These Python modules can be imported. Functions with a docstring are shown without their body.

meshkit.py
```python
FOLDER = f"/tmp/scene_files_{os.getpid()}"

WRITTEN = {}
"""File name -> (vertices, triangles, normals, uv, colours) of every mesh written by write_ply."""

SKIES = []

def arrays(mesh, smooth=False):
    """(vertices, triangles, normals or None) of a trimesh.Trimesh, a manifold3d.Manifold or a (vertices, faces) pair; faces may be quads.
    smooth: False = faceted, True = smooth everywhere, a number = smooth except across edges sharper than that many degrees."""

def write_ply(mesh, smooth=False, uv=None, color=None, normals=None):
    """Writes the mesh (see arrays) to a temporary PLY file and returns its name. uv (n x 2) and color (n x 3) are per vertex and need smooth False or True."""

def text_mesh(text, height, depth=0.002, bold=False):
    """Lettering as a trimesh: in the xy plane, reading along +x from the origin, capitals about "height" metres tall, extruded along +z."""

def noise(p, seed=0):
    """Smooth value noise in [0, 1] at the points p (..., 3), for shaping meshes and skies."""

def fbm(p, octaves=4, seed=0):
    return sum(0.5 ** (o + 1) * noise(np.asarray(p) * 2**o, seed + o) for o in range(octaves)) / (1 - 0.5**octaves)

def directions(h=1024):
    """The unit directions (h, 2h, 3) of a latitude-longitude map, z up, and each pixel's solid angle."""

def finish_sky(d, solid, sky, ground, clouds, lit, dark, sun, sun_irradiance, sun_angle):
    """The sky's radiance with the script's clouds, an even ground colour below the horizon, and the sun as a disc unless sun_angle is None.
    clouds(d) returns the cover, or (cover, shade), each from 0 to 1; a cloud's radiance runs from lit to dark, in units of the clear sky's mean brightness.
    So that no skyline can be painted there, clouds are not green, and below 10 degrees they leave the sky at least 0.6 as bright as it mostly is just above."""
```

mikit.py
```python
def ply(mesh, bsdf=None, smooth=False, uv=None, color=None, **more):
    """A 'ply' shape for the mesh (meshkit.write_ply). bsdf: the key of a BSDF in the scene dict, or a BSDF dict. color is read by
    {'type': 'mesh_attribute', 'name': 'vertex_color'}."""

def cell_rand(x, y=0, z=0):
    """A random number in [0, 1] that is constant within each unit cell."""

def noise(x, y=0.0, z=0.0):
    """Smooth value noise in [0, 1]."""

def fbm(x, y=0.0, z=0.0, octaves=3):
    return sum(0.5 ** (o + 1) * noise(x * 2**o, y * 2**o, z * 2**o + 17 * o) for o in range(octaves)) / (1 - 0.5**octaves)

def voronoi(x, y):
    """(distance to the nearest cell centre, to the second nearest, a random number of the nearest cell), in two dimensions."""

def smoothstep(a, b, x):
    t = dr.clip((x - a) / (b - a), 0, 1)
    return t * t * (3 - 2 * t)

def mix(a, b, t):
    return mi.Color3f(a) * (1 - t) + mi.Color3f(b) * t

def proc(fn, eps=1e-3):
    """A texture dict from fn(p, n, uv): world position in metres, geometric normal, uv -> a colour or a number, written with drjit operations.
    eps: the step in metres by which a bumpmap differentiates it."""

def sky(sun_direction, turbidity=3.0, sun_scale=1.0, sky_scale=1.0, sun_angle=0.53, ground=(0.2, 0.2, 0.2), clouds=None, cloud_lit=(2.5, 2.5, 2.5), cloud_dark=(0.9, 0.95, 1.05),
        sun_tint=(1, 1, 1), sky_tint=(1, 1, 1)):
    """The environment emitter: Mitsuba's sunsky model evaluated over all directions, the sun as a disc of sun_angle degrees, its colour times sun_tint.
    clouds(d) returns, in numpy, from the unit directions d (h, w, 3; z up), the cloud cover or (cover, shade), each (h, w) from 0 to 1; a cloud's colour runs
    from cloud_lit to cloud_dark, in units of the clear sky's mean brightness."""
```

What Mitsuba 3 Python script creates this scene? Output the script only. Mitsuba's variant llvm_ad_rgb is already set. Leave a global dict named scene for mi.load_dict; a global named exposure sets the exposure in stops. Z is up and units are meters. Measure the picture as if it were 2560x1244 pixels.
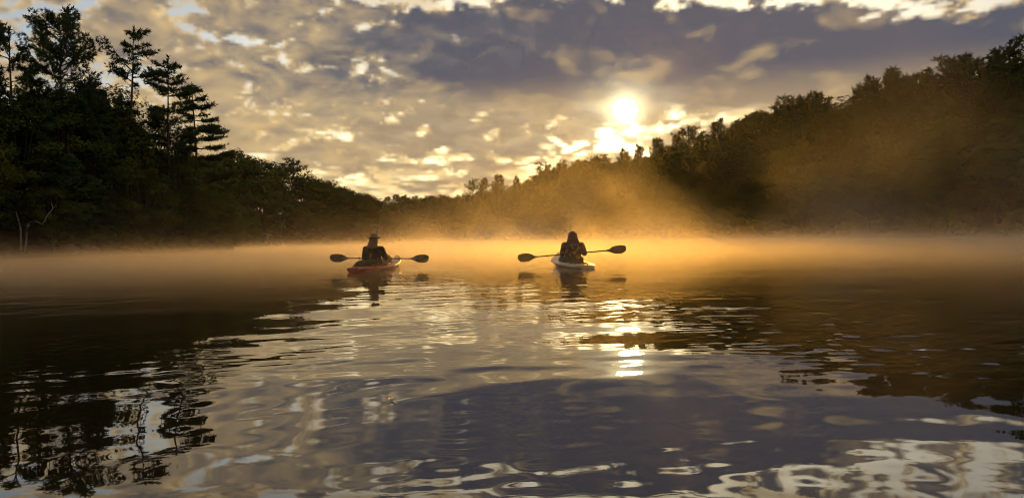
import math, random
import numpy as np
import drjit as dr
import trimesh
import manifold3d as m3
import mitsuba as mi
import mikit, meshkit
from mikit import ply, proc

T = mi.ScalarTransform4f
scene, labels = {}, {}

# ------------------------------------------------------------------ camera
EYE = np.array([0.0, 0.0, 0.66])          # phone held just above the water in a third boat
PITCH, ROLL, FOV = math.radians(-0.77), math.radians(1.2), 67.0
fwd = np.array([0, math.cos(PITCH), math.sin(PITCH)])
scene['camera'] = {'type': 'perspective', 'fov': FOV, 'fov_axis': 'x', 'near_clip': 0.05, 'far_clip': 3000.0,
                   'to_world': T().look_at(origin=EYE.tolist(), target=(EYE + fwd).tolist(),
                                           up=[math.sin(ROLL), 0, math.cos(ROLL)]),
                   'medium': {'type': 'ref', 'id': 'haze_air'}}
exposure = 2.5

# ------------------------------------------------------------------ sky and sun
def sstep(a, b, x):
    t = np.clip((x - a) / (b - a), 0, 1)
    return t * t * (3 - 2 * t)

SUN_AZ, SUN_EL = 8.5, 9.1
sun_dir = np.array([math.sin(math.radians(SUN_AZ)) * math.cos(math.radians(SUN_EL)),
                    math.cos(math.radians(SUN_AZ)) * math.cos(math.radians(SUN_EL)), math.sin(math.radians(SUN_EL))])

def perlin(p, seed=0):
    """Gradient noise of the points p (n, 3), about -0.6..0.6."""
    P = [mi.Float(np.ascontiguousarray(p[:, k], dtype=np.float32)) for k in range(3)]
    return np.array(perlin_dr(*P, seed))

def perlin_dr(x, y, z, seed=0):
    P = (x, y, z)
    I = [dr.floor(v) for v in P]
    t = [v - i for v, i in zip(P, I)]
    s = [v * v * v * (v * (v * 6 - 15) + 10) for v in t]
    U = [mi.UInt32(mi.Int32(i) + 100000) for i in I]

    def corner(a, b, c):
        h = (U[0] + a) * 374761393 + (U[1] + b) * 668265263 + (U[2] + c) * 2147483647 + mi.UInt32((seed * 974634211) & 0x7FFFFFFF)
        h = (h ^ (h >> 13)) * 1274126177
        h = h ^ (h >> 16)
        g = [mi.Float((h >> k) & 1023) / 511.5 - 1 for k in (0, 10, 20)]
        return (g[0] * (t[0] - a) + g[1] * (t[1] - b) + g[2] * (t[2] - c)) * 0.85
    e = [[dr.lerp(corner(0, b, c), corner(1, b, c), s[0]) for c in (0, 1)] for b in (0, 1)]
    return dr.lerp(dr.lerp(e[0][0], e[1][0], s[1]), dr.lerp(e[0][1], e[1][1], s[1]), s[2])

def pfbm(p, octaves=4, seed=0, gain=0.55, ridged=False):
    s, a, f = 0, 1.0, 1.0
    for o in range(octaves):
        v = perlin(p * f, seed + 3 * o)
        s = s + a * ((0.28 - np.abs(v)) * 1.6 if ridged else v)
        a *= gain; f *= 2.03
    return s

def clouds(d):
    """Four samples to each direction of the map, so that cloud edges are smooth."""
    h, w = d.shape[:2]
    total = [0, 0]
    for du in (-0.25, 0.25):
        for dv in (-0.25, 0.25):
            th = (np.arange(h) + 0.5 + dv) / 1024 * np.pi
            ph = (np.arange(w) + 0.5 + du) / 1024 * np.pi
            e = np.stack([np.sin(th)[:, None] * np.cos(ph), np.sin(th)[:, None] * np.sin(ph), np.repeat(np.cos(th)[:, None], w, 1)], -1)
            c, s = cloud_field(e.reshape(-1, 3))
            total[0] = total[0] + c; total[1] = total[1] + c * s
    return (total[0] / 4).reshape(h, w), (total[1] / np.maximum(total[0], 1e-5)).reshape(h, w)

def cloud_field(d):
    """A dark bank of cloud over the sun, a broken deck to its left and thin lit streaks under it; heavy dark cloud added out of view to dim the light from behind."""
    az = np.degrees(np.arctan2(d[..., 0], d[..., 1]))
    el = np.degrees(np.arcsin(d[..., 2]))
    flat = 0.72 * np.log(np.maximum(d[..., 2], 0) + 0.10)   # layers flatten towards the horizon
    base = np.stack([d[..., 0], d[..., 1], flat], -1)
    warp = np.stack([perlin(base * 14, 90 + k) for k in range(3)], -1) * 0.035
    q = base + warp

    def n(f, octaves=4, seed=0, gain=0.55, ridged=False):
        return pfbm(q * f, octaves, seed, gain, ridged)
    puff = n(19, 5, 1, 0.66, True)                           # cauliflower heads
    mid = n(9, 4, 7)
    fine = n(30, 3, 13)
    # the bank over the sun
    top = np.interp(az, [-60, -20, -9, -3, 1, 9, 18, 28, 36, 60], [13, 13.5, 14.8, 16.0, 16.6, 16.1, 14.7, 12.9, 12.2, 12])
    low = np.interp(az, [-60, -20, -9, -3, 3, 8, 12, 18, 22, 28, 60], [11, 11.5, 10.6, 9.8, 9.2, 7.6, 8.4, 8.6, 7.0, 4.0, 2.0])
    m_top = sstep(-0.15, 0.35, top - el + 1.5 * puff + 1.0 * mid)
    m_low = sstep(-1.6, 1.2, el - low + 3.0 * mid + 1.2 * fine)
    m_left = sstep(-11, -2, az + 16 * mid + 4 * fine)
    bank = m_top * m_low * m_left
    bank_shade = np.clip(0.78 + 0.85 * n(12, 5, 19) + 0.30 * puff - 0.30 * (1 - m_top) - 0.30 * (1 - m_low) + 0.15 * sstep(9, 14, el), 0.3, 1)
    # the broken deck: thin parts glow, thick parts are grey
    left = sstep(-4, -22, az)
    area = sstep(-44, -18, az + 12 * mid) * sstep(11, 1, az + 6 * mid) * sstep(4.2, 7.5, el + 1.5 * mid) * sstep(17.5, 12.5, el + 3 * mid + 0.12 * az)
    thick = 0.46 * area - 0.19 + 1.0 * n(20, 5, 23, 0.70) + 0.45 * puff - 0.16 * left
    deck = sstep(0.0, 0.08, thick)
    deck_shade = np.clip(sstep(0.03, 0.30, thick + 0.04 * sstep(6, 13, el)) * (0.88 - 0.26 * left) + 0.55 * n(24, 4, 29, 0.62) + 0.10 * puff, 0, 1)
    # lit streaks under the deck
    band = sstep(2.6, 4.6, el + 1.2 * mid) * sstep(10.5, 7.5, el + 1.5 * mid) * sstep(34, 18, np.abs(az))
    st = n(17, 4, 41, 0.66)
    streak = sstep(-0.22, 0.10, st) * band
    streak_shade = 0.52 * sstep(0.0, 0.36, n(13, 4, 47, 0.66))
    # a veil low over the hills, thin high cloud above, dark cloud added out of view to cut light from behind
    veil = np.clip(0.34 + 0.5 * sstep(5.5, 2.0, el + 1.2 * mid) + 0.35 * n(6, 3, 53), 0, 0.92)
    veil_shade = np.clip(0.36 + 0.34 * left + 0.22 * sstep(5.0, 1.5, el) + 0.6 * n(5, 3, 57), 0, 1)
    ft = n(8, 4, 61) + 0.32
    far = sstep(38, 60, np.abs(az)) + sstep(40, 60, el) - sstep(38, 60, np.abs(az)) * sstep(40, 60, el)
    high = sstep(-0.05, 0.35, n(7, 5, 65, 0.6) + 0.08) * sstep(15, 18, el) * (1 - far)
    dimming_deck, dimming_shade = sstep(0, 0.25, ft) * far * 0.95, 0.55 + 0.42 * sstep(0.0, 0.4, ft)  # added unseen deck, kept heavy and dark to dim faces turned to the viewer

    cover, shade = veil, veil_shade
    for c, s in ((high * 0.75, 0.30 + 0.3 * sstep(0.0, 0.4, mid)), (streak * 0.9, streak_shade), (dimming_deck, dimming_shade), (deck * 0.95, deck_shade), (bank, bank_shade)):
        tot = c + cover * (1 - c)
        shade = (s * c + shade * cover * (1 - c)) / np.maximum(tot, 1e-6)
        cover = tot
    # close to the sun the cloud breaks up and the clear sky burns through
    r = np.hypot((az - SUN_AZ) * 0.55, (el - 6.6) * 0.9)
    gap = sstep(0.08, 0.26, 1.3 * n(21, 4, 71, 0.6) + 0.24 * sstep(3.0, 0.3, r) - 0.13) * sstep(4.2, 1.6, r) * sstep(9.6, 8.6, el)
    shade = shade * (1 - 0.30 * sstep(12, 9, el))
    cover = cover * (1 - 0.17 * np.exp(-(np.hypot((az - SUN_AZ) * 0.8, el - SUN_EL + 0.4) / 2.5) ** 2) * (0.8 + 2 * mid)) * (1 - 0.55 * np.exp(-(np.hypot(az - SUN_AZ, el - SUN_EL) / 1.15) ** 2))     # thinner, glowing cloud round the sun
    return np.clip(cover * (1 - 0.95 * gap), 0, 1), np.clip(shade, 0, 1)

scene['sky'] = mikit.sky(sun_dir.tolist(), turbidity=4.0, sun_scale=0.32, sky_scale=1.0, sun_angle=1.5, ground=(0.03, 0.03, 0.02),
                         clouds=clouds, cloud_lit=(3.05, 2.10, 0.88), cloud_dark=(0.35, 0.36, 0.46), sun_tint=(1.0, 0.73, 0.17), sky_tint=(0.86, 0.98, 1.22))
# === SCENE ===

# ------------------------------------------------------------------ small helpers
FPX = 1280 / math.tan(math.radians(FOV / 2))

def horizon(px):                        # the row of the water's horizon under column px of the photograph
    return 596.0 - (px - 1280) * math.tan(ROLL)

def at(px, py, Y):
    """The point Y metres ahead that shows at this pixel of the photograph (used to survey the place once)."""
    return np.array([(px - 1280) / FPX * Y, Y, EYE[2] + (horizon(px) - py) / FPX * Y])

def add(key, mesh, bsdf, smooth=False, **more):
    if key in scene:
        k = 1
        while f'{key}_{k:03d}' in scene:
            k += 1
        key = f'{key}_{k:03d}'
    scene[key] = ply(mesh, bsdf, smooth=smooth, **more)
    return key

COUNT = {}
def number(name):
    k = COUNT.get(name, 0); COUNT[name] = k + 1
    return name if k == 0 else f'{name}_{k:03d}'

def tag(key, label, category=None, group=None, kind=None):
    labels[key] = {'label': label}
    if category: labels[key]['category'] = category
    if group: labels[key]['group'] = group
    if kind: labels[key]['kind'] = kind

def tube(points, radii, sides=6):
    p = np.asarray(points, float); n = len(p)
    radii = np.broadcast_to(np.asarray(radii, float), (n,))
    t = np.gradient(p, axis=0); t /= np.linalg.norm(t, axis=1, keepdims=True) + 1e-9
    a = np.cross(t, np.where(np.abs(t[:, 2:]) < 0.9, [[0, 0, 1.0]], [[1.0, 0, 0]])); a /= np.linalg.norm(a, axis=1, keepdims=True) + 1e-9
    b = np.cross(t, a); ang = np.arange(sides) * 2 * np.pi / sides
    v = p[:, None] + radii[:, None, None] * (np.cos(ang)[None, :, None] * a[:, None] + np.sin(ang)[None, :, None] * b[:, None])
    i, j = np.meshgrid(np.arange(n - 1), np.arange(sides), indexing='ij')
    q = np.stack([i * sides + j, i * sides + (j + 1) % sides, (i + 1) * sides + (j + 1) % sides, (i + 1) * sides + j], -1).reshape(-1, 4)
    f = np.vstack([q[:, [0, 1, 2]], q[:, [0, 2, 3]]])
    c0, c1 = n * sides, n * sides + 1
    k = np.arange(sides)
    f = np.vstack([f, np.stack([np.full(sides, c0), (k + 1) % sides, k], 1), np.stack([np.full(sides, c1), (n - 1) * sides + k, (n - 1) * sides + (k + 1) % sides], 1)])
    return np.vstack([v.reshape(-1, 3), p[:1], p[-1:]]), f

def join(parts):
    vs, fs, o = [], [], 0
    for v, f in parts:
        vs.append(v); fs.append(np.asarray(f) + o); o += len(v)
    return np.vstack(vs), np.vstack(fs)

# ------------------------------------------------------------------ materials
def twosided(b): return {'type': 'twosided', 'bsdf': b}

def foliage(key, base, alt, seed, trans=0.55):
    def col(p, n, uv):
        t = mikit.fbm(p.x * 0.9 + seed, p.y * 0.9, p.z * 0.9, 2)
        return mikit.mix(base, alt, dr.clip(1.4 * t - 0.2, 0, 1))
    scene[key] = {'type': 'principledthin', 'base_color': proc(col), 'roughness': 0.6, 'diff_trans': trans, 'spec_trans': 0.0}

foliage('needles_dark', (0.018, 0.034, 0.015), (0.045, 0.072, 0.026), 3, 0.12)
foliage('leaves_dark', (0.032, 0.054, 0.014), (0.078, 0.110, 0.026), 11, 0.10)
foliage('leaves_warm', (0.042, 0.062, 0.014), (0.100, 0.120, 0.026), 23, 0.14)

def bark_col(p, n, uv):
    t = mikit.fbm(p.x * 6, p.y * 6, p.z * 1.5, 3)
    return mikit.mix((0.045, 0.036, 0.028), (0.13, 0.11, 0.09), t)
scene['bark'] = {'type': 'diffuse', 'reflectance': proc(bark_col)}
def pale_bark_col(p, n, uv):
    t = mikit.fbm(p.x * 5, p.y * 5, p.z * 3, 3)
    return mikit.mix((0.10, 0.09, 0.08), (0.28, 0.265, 0.24), mikit.smoothstep(0.3, 0.6, t))
scene['pale_bark'] = {'type': 'diffuse', 'reflectance': proc(pale_bark_col)}
def litter_col(p, n, uv):
    t = mikit.fbm(p.x * 0.6, p.y * 0.6, p.z * 0.6, 4)
    return mikit.mix((0.018, 0.017, 0.009), (0.045, 0.038, 0.022), t)
scene['forest_floor'] = twosided({'type': 'diffuse', 'reflectance': proc(litter_col)})
def rock_col(p, n, uv):
    t = mikit.fbm(p.x * 2.2, p.y * 2.2, p.z * 2.2, 4)
    return mikit.mix((0.10, 0.09, 0.08), (0.28, 0.26, 0.23), t)
scene['rock'] = {'type': 'diffuse', 'reflectance': proc(rock_col)}
scene['lake_water'] = {'type': 'plastic', 'diffuse_reflectance': {'type': 'rgb', 'value': (0.016, 0.012, 0.004)}, 'int_ior': 2.4, 'ext_ior': 1.0, 'nonlinear': False}

# ------------------------------------------------------------------ the lie of the land
from shapely.geometry import Polygon, Point, LineString
import shapely
LEFT = [(-60, -90), (-52, 10), (-36, 46), (-34.4, 52), (-33.4, 66), (-31.5, 78), (-30.3, 83), (-34, 92), (-46, 125), (-49, 148), (-41, 165), (-27.5, 178), (-26, 186), (-40, 222), (-62, 285)]
RIGHT = [(-22, 318), (-8, 276), (0, 235), (8.8, 192), (21.6, 147), (27.8, 124), (34.4, 98), (36.2, 77), (37.0, 60), (41, 42), (50, 5), (62, -90)]
LAKE = Polygon(LEFT + RIGHT)
shapely.prepare(LAKE)
SHORE = LAKE.exterior

def ground(x, y):
    x, y = np.asarray(x, float), np.asarray(y, float)
    pts = shapely.points(x, y)
    d = shapely.distance(SHORE, pts)
    inside = shapely.contains(LAKE, pts)
    n1 = meshkit.fbm(np.stack([x / 22, y / 22, 0 * x], -1), 3, 4) - 0.5
    n2 = meshkit.fbm(np.stack([x / 5, y / 5, 0 * x], -1), 3, 9) - 0.5
    rise = 0.12 + 0.9 * (1 - np.exp(-d / 2.5)) + 0.22 * np.minimum(d, 40) + 0.05 * np.maximum(d - 40, 0) * np.exp(-d / 300)
    z = rise * (1 + 0.5 * n1) + 0.5 * n2 * np.minimum(1, d / 4)
    return np.where(inside, -0.12 - 0.25 * np.minimum(d, 8), z)

gx = np.concatenate([np.linspace(-1500, -170, 12), np.arange(-150, 151, 2.5), np.linspace(170, 1500, 12)])
gy = np.concatenate([np.linspace(-1500, -150, 12), np.arange(-130, 391, 2.5), np.linspace(420, 2000, 12)])
GX, GY = np.meshgrid(gx, gy, indexing='ij')
GZ = ground(GX.ravel(), GY.ravel())
i, j = np.meshgrid(np.arange(len(gx) - 1), np.arange(len(gy) - 1), indexing='ij')
k = i * len(gy) + j
quads = np.stack([k, k + len(gy), k + len(gy) + 1, k + 1], -1).reshape(-1, 4)
scene['ground'] = ply((np.stack([GX.ravel(), GY.ravel(), GZ], -1), quads), 'forest_floor', smooth=True)
tag('ground', 'dark wooded banks rising from the lake on both sides', kind='structure')

# ------------------------------------------------------------------ water: real ripples, finer where the eye comes close to them
rw = np.random.default_rng(12)
def trains(n, lo, hi, spread, slope):
    lam = np.exp(rw.uniform(math.log(lo), math.log(hi), n)); th = rw.normal(0, spread, n) + math.pi / 2 + 0.15
    k = 2 * math.pi / lam
    return k * np.cos(th), k * np.sin(th), rw.uniform(0, 2 * math.pi, n), slope / k * rw.uniform(0.5, 1.4, n) / math.sqrt(n)
SWELL, RIPPLE, FINE = trains(14, 1.1, 4.0, 0.75, 0.012), trains(30, 0.22, 0.8, 0.85, 0.019), trains(26, 0.10, 0.22, 0.9, 0.016)

WAKES = [(-4.1, 18.0, 0.34, 0.030, 1.6), (-2.2, 18.1, 0.30, 0.030, 1.8), (-3.3, 16.6, 0.45, 0.020, 2.2), (0.25, 17.4, 0.34, 0.035, 1.6), (1.5, 16.1, 0.45, 0.020, 2.2)]

def water(x, y):
    """Height and slope of the surface: slow swell, ripples in patches."""
    h, sx, sy = 0 * x, 0 * x, 0 * x
    patch = meshkit.fbm(np.stack([x / 3.2, y / 5.0, 0 * x], -1), 2, 31)
    patch2 = meshkit.fbm(np.stack([x / 1.6, y / 2.2, 0 * x + 5], -1), 2, 37)
    calm = np.exp(-np.maximum(np.hypot(x, y) - 4.8, 0) / 4.5)          # the middle of the lake lies stiller than the water by the boats
    for tr, env in ((SWELL, 0.12 + 0.88 * calm), (RIPPLE, (0.25 + 1.5 * sstep(0.40, 0.66, patch)) * (0.10 + 0.90 * calm) * (0.30 + 0.85 * sstep(2.9, 4.4, y))), (FINE, (0.15 + 1.5 * sstep(0.46, 0.70, patch2)) * (0.05 + 0.95 * calm) * (0.40 + 0.60 * sstep(3.0, 4.6, y)))):
        for kx, ky, ph, a in zip(*tr):
            arg = kx * x + ky * y + ph
            s, c = np.sin(arg), a * np.cos(arg)
            h = h + env * a * s; sx = sx + env * kx * c; sy = sy + env * ky * c
    for cx, cy, lam, sl, reach in WAKES:                               # rings that spread from the boats and the paddle blades
        dx, dy = x - cx, y - cy; r = np.hypot(dx, dy) + 1e-6; k = 2 * math.pi / lam
        a = sl / k * np.exp(-r / reach) * sstep(0.0, 0.4, r)
        h = h + a * np.sin(k * r); c = a * k * np.cos(k * r) / r; sx = sx + c * dx; sy = sy + c * dy
    return h, sx, sy

rr = np.concatenate([[0.0, 0.5], np.geomspace(0.9, 60, 860), np.geomspace(64, 460, 50)])
aa = np.radians(np.concatenate([np.linspace(-180, -48, 60, endpoint=False), np.linspace(-48, 48, 600, endpoint=False), np.linspace(48, 180, 61)]))
R, A = np.meshgrid(rr, aa, indexing='ij')
WX, WY = (R * np.sin(A)).ravel(), (R * np.cos(A)).ravel()
wh, wsx, wsy = water(WX, WY)
wn = np.stack([-wsx, -wsy, np.ones_like(wsx)], -1); wn /= np.linalg.norm(wn, axis=1, keepdims=True)
i, j = np.meshgrid(np.arange(len(rr) - 1), np.arange(len(aa) - 1), indexing='ij')
k = i * len(aa) + j
q = np.stack([k, k + 1, k + len(aa) + 1, k + len(aa)], -1).reshape(-1, 4)
wf = np.vstack([q[:, [0, 2, 1]], q[:, [0, 3, 2]]])
wpath = meshkit.write_ply((np.stack([WX, WY, wh], -1), wf), False, normals=wn)
scene['lake'] = {'type': 'ply', 'filename': wpath, 'face_normals': False, 'bsdf': {'type': 'ref', 'id': 'lake_water'}}
tag('lake', 'calm lake water with soft ripples mirroring the sky', kind='structure')

# ------------------------------------------------------------------ trees
def blades(c, d, length, width, rng, up=0.25, n=6, spread=0.75):
    """Tufts of n thin needle-bundle triangles at the points c, along the directions d, shaded together as sprays."""
    out = d * [1, 1, 0.5] + [0, 0, 0.7]
    c = np.repeat(c, n, 0); d = np.repeat(d, n, 0)
    d = d + rng.normal(0, spread, d.shape) + [0, 0, up]
    d /= np.linalg.norm(d, axis=1, keepdims=True)
    s = np.cross(d, rng.normal(size=d.shape)); s /= np.linalg.norm(s, axis=1, keepdims=True) + 1e-9
    L = length * rng.uniform(0.6, 1.25, (len(c), 1)); W = width * rng.uniform(0.7, 1.3, (len(c), 1))
    v = np.stack([c - s * W / 2, c + s * W / 2 + d * L * 0.25, c + d * L], 1).reshape(-1, 3)
    return v, np.arange(len(v)).reshape(-1, 3), np.repeat(out / (np.linalg.norm(out, axis=1, keepdims=True) + 1e-9), 3 * n, 0)

def leaves(c, out, size, rng, tilt=0.4):
    """Leaf-sized diamonds at the points c, facing roughly along out."""
    nrm = out + rng.normal(0, tilt, c.shape); nrm /= np.linalg.norm(nrm, axis=1, keepdims=True) + 1e-9
    a = np.cross(nrm, rng.normal(size=c.shape)); a /= np.linalg.norm(a, axis=1, keepdims=True) + 1e-9
    b = np.cross(nrm, a)
    s = size * rng.uniform(0.6, 1.3, (len(c), 1))
    v = np.stack([c - a * s, c + b * s * 0.55, c + a * s, c - b * s * 0.55], 1).reshape(-1, 3)
    k = np.arange(len(c))[:, None] * 4
    return v, np.vstack([k + [0, 1, 2], k + [0, 2, 3]]), np.repeat(out / (np.linalg.norm(out, axis=1, keepdims=True) + 1e-9), 4, 0)

def pine(seed, height, crown_from=0.3, radius=2.6, profile=((0, 0.75), (0.25, 1.0), (0.6, 0.75), (0.85, 0.45), (1, 0.12)), rise=0.15, tip=0.35, step=0.75, whorl=4, gap=0.18,
         flag=None, limbs=(), lean=(0, 0), density=1.15, blade=(0.42, 0.10), trunk_r=0.2, droop=0.0, fill=8):
    """A white pine: straight trunk, flat whorled branches with upturned tufted sprays and gaps between the layers. Returns (trunk and limbs, crown)."""
    rng = np.random.default_rng(seed)
    zz = np.linspace(0, height, 12)
    bend = rng.normal(0, 0.10, (12, 2)).cumsum(0) * 0.4
    axis = np.stack([bend[:, 0] + lean[0] * (zz / height) ** 1.5, bend[:, 1] + lean[1] * (zz / height) ** 1.5, zz], 1)
    axis[0, :2] = 0
    wood = [tube(axis, trunk_r * (1 - 0.93 * zz / height) + 0.015, 7)]
    at_z = lambda z: np.array([np.interp(z, zz, axis[:, k]) for k in range(3)])
    pr = np.array(profile)
    tc, td = [], []
    def branch(p0, direction, L, lift, tip_up, r0):
        n = 7; t = np.linspace(0, 1, n)
        side = rng.normal(0, 0.10)
        pts = p0 + np.outer(t * L, direction) + np.outer(t * t, [-direction[1] * side * L, direction[0] * side * L, 0]) + np.outer(lift * L * t + tip_up * L * t ** 2.6 - droop * L * t ** 1.5, [0, 0, 1])
        wood.append(tube(pts[::2], np.linspace(r0, 0.010, 4), 4))
        m = max(3, int(L / 0.28 * density))
        for u in np.linspace(0.30, 1.0, m):
            b0 = np.array([np.interp(u, t, pts[:, k]) for k in range(3)])
            for sgn in (-1, 1):
                tl = (0.20 + 0.30 * (1 - abs(u - 0.55) * 1.3)) * L * rng.uniform(0.5, 1.2)
                tl = min(max(tl, 0.25), 1.15)
                ang = sgn * rng.uniform(0.5, 1.0) * (1.1 - 0.5 * u)
                dx = np.array([direction[0] * math.cos(ang) - direction[1] * math.sin(ang), direction[0] * math.sin(ang) + direction[1] * math.cos(ang), rng.uniform(-0.05, 0.35)])
                k = max(2, int(tl / 0.26 * density))
                s = np.linspace(0.25, 1, k)[:, None]
                tc.append(b0 + s * tl * dx + rng.normal(0, 0.05, (k, 3))); td.append(np.repeat(dx[None] * 0.9, k, 0))
        tc.append(pts[-2:]); td.append(np.repeat((direction + [0, 0, tip_up])[None], 2, 0))
    z = crown_from * height
    while z < height - 0.35:
        t = (z / height - crown_from) / (1 - crown_from)
        R0 = radius * np.interp(t, pr[:, 0], pr[:, 1])
        a0 = rng.uniform(0, 6.28)
        for w in range(whorl):
            if rng.random() < gap: continue
            a = a0 + w * 6.283 / whorl + rng.normal(0, 0.25)
            L = R0 * rng.uniform(0.60, 1.18)
            if flag: L *= 1 + flag[1] * math.cos(a - flag[0])
            if L < 0.25: continue
            branch(at_z(z + rng.normal(0, 0.12)), np.array([math.cos(a), math.sin(a), 0]), L, rise + 0.5 * max(0, t - 0.6) + rng.normal(0, 0.06), tip * rng.uniform(0.5, 1.3), 0.022 + 0.018 * L)
        z += step * rng.uniform(0.65, 1.3) * (1 - 0.35 * t)
    for hz, a, L, lift, tu in limbs:
        branch(at_z(hz * height), np.array([math.cos(a), math.sin(a), 0]), L, lift, tu, 0.07)
    top = at_z(height)
    tc.append(top + np.outer(np.linspace(-0.9, 0.05, 6), [0, 0, 1])); td.append(np.tile([0, 0, 1.0], (6, 1)))
    return join(wood), blades(np.vstack(tc), np.vstack(td), blade[0], blade[1], rng, n=fill)

def broadleaf(seed, height, radius, crown_from=0.22, clumps=34, per=150, leaf=0.20, trunk_r=0.16, clump_r=1.15, lean=(0, 0)):
    """A broadleaved tree: forked trunk, limbs that end in leafy clumps spread unevenly over the crown. Returns (trunk and limbs, crown)."""
    rng = np.random.default_rng(seed)
    wood, cc, co = [], [], []
    mid = crown_from + 0.55 * (1 - crown_from)
    fork = np.array([rng.normal(0, 0.15), rng.normal(0, 0.15), height * (crown_from + 0.12)])
    wood.append(tube(np.array([[0, 0, -0.4], fork * [0.4, 0.4, 0.5], fork]), [trunk_r * 1.2, trunk_r, trunk_r * 0.75], 7))
    for i in range(clumps):
        v = rng.normal(size=3); v /= np.linalg.norm(v)
        s = rng.uniform(0.45, 1.0) ** 0.6
        c = np.array([v[0] * radius * s, v[1] * radius * s, height * mid + v[2] * s * height * (1 - mid) * (1.0 if v[2] > 0 else 1.15)])
        c[:2] *= 1.0 - 0.25 * max(0, v[2]); c[:2] += np.array(lean) * c[2] / height
        r = clump_r * rng.uniform(0.65, 1.25)
        wood.append(tube(np.array([fork + [0, 0, rng.uniform(0, 0.25) * height * (mid - crown_from)], fork * 0.45 + c * 0.55 - [0, 0, 0.12 * height * rng.random()], c]), [trunk_r * 0.42, trunk_r * 0.22, 0.015], 4))
        m = int(per * rng.uniform(0.6, 1.3) * (r / clump_r) ** 2)
        u = rng.normal(size=(m, 3)); u /= np.linalg.norm(u, axis=1, keepdims=True)
        u[:, 2] = np.abs(u[:, 2]) * rng.choice([1, 1, 1, -0.6], m)
        cc.append(c + u * r * rng.uniform(0.35, 1.08, (m, 1)) * [1.1, 1.1, 0.75]); co.append(u * 0.7 + (c - [0, 0, height * mid * 0.9]) / radius * 0.6 + [0, 0, 0.4])
    return join(wood), leaves(np.vstack(cc), np.vstack(co), leaf, rng)

def hemlock(seed, height, radius, crown_from=0.06, per=1.0):
    return pine(seed, height, crown_from, radius, ((0, 0.9), (0.12, 1.0), (0.5, 0.72), (0.8, 0.38), (1, 0.08)), rise=0.10, tip=-0.18, step=0.55, whorl=5, gap=0.06, density=0.85 * per, blade=(0.40, 0.11), trunk_r=0.14, droop=0.12, fill=6)

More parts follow.
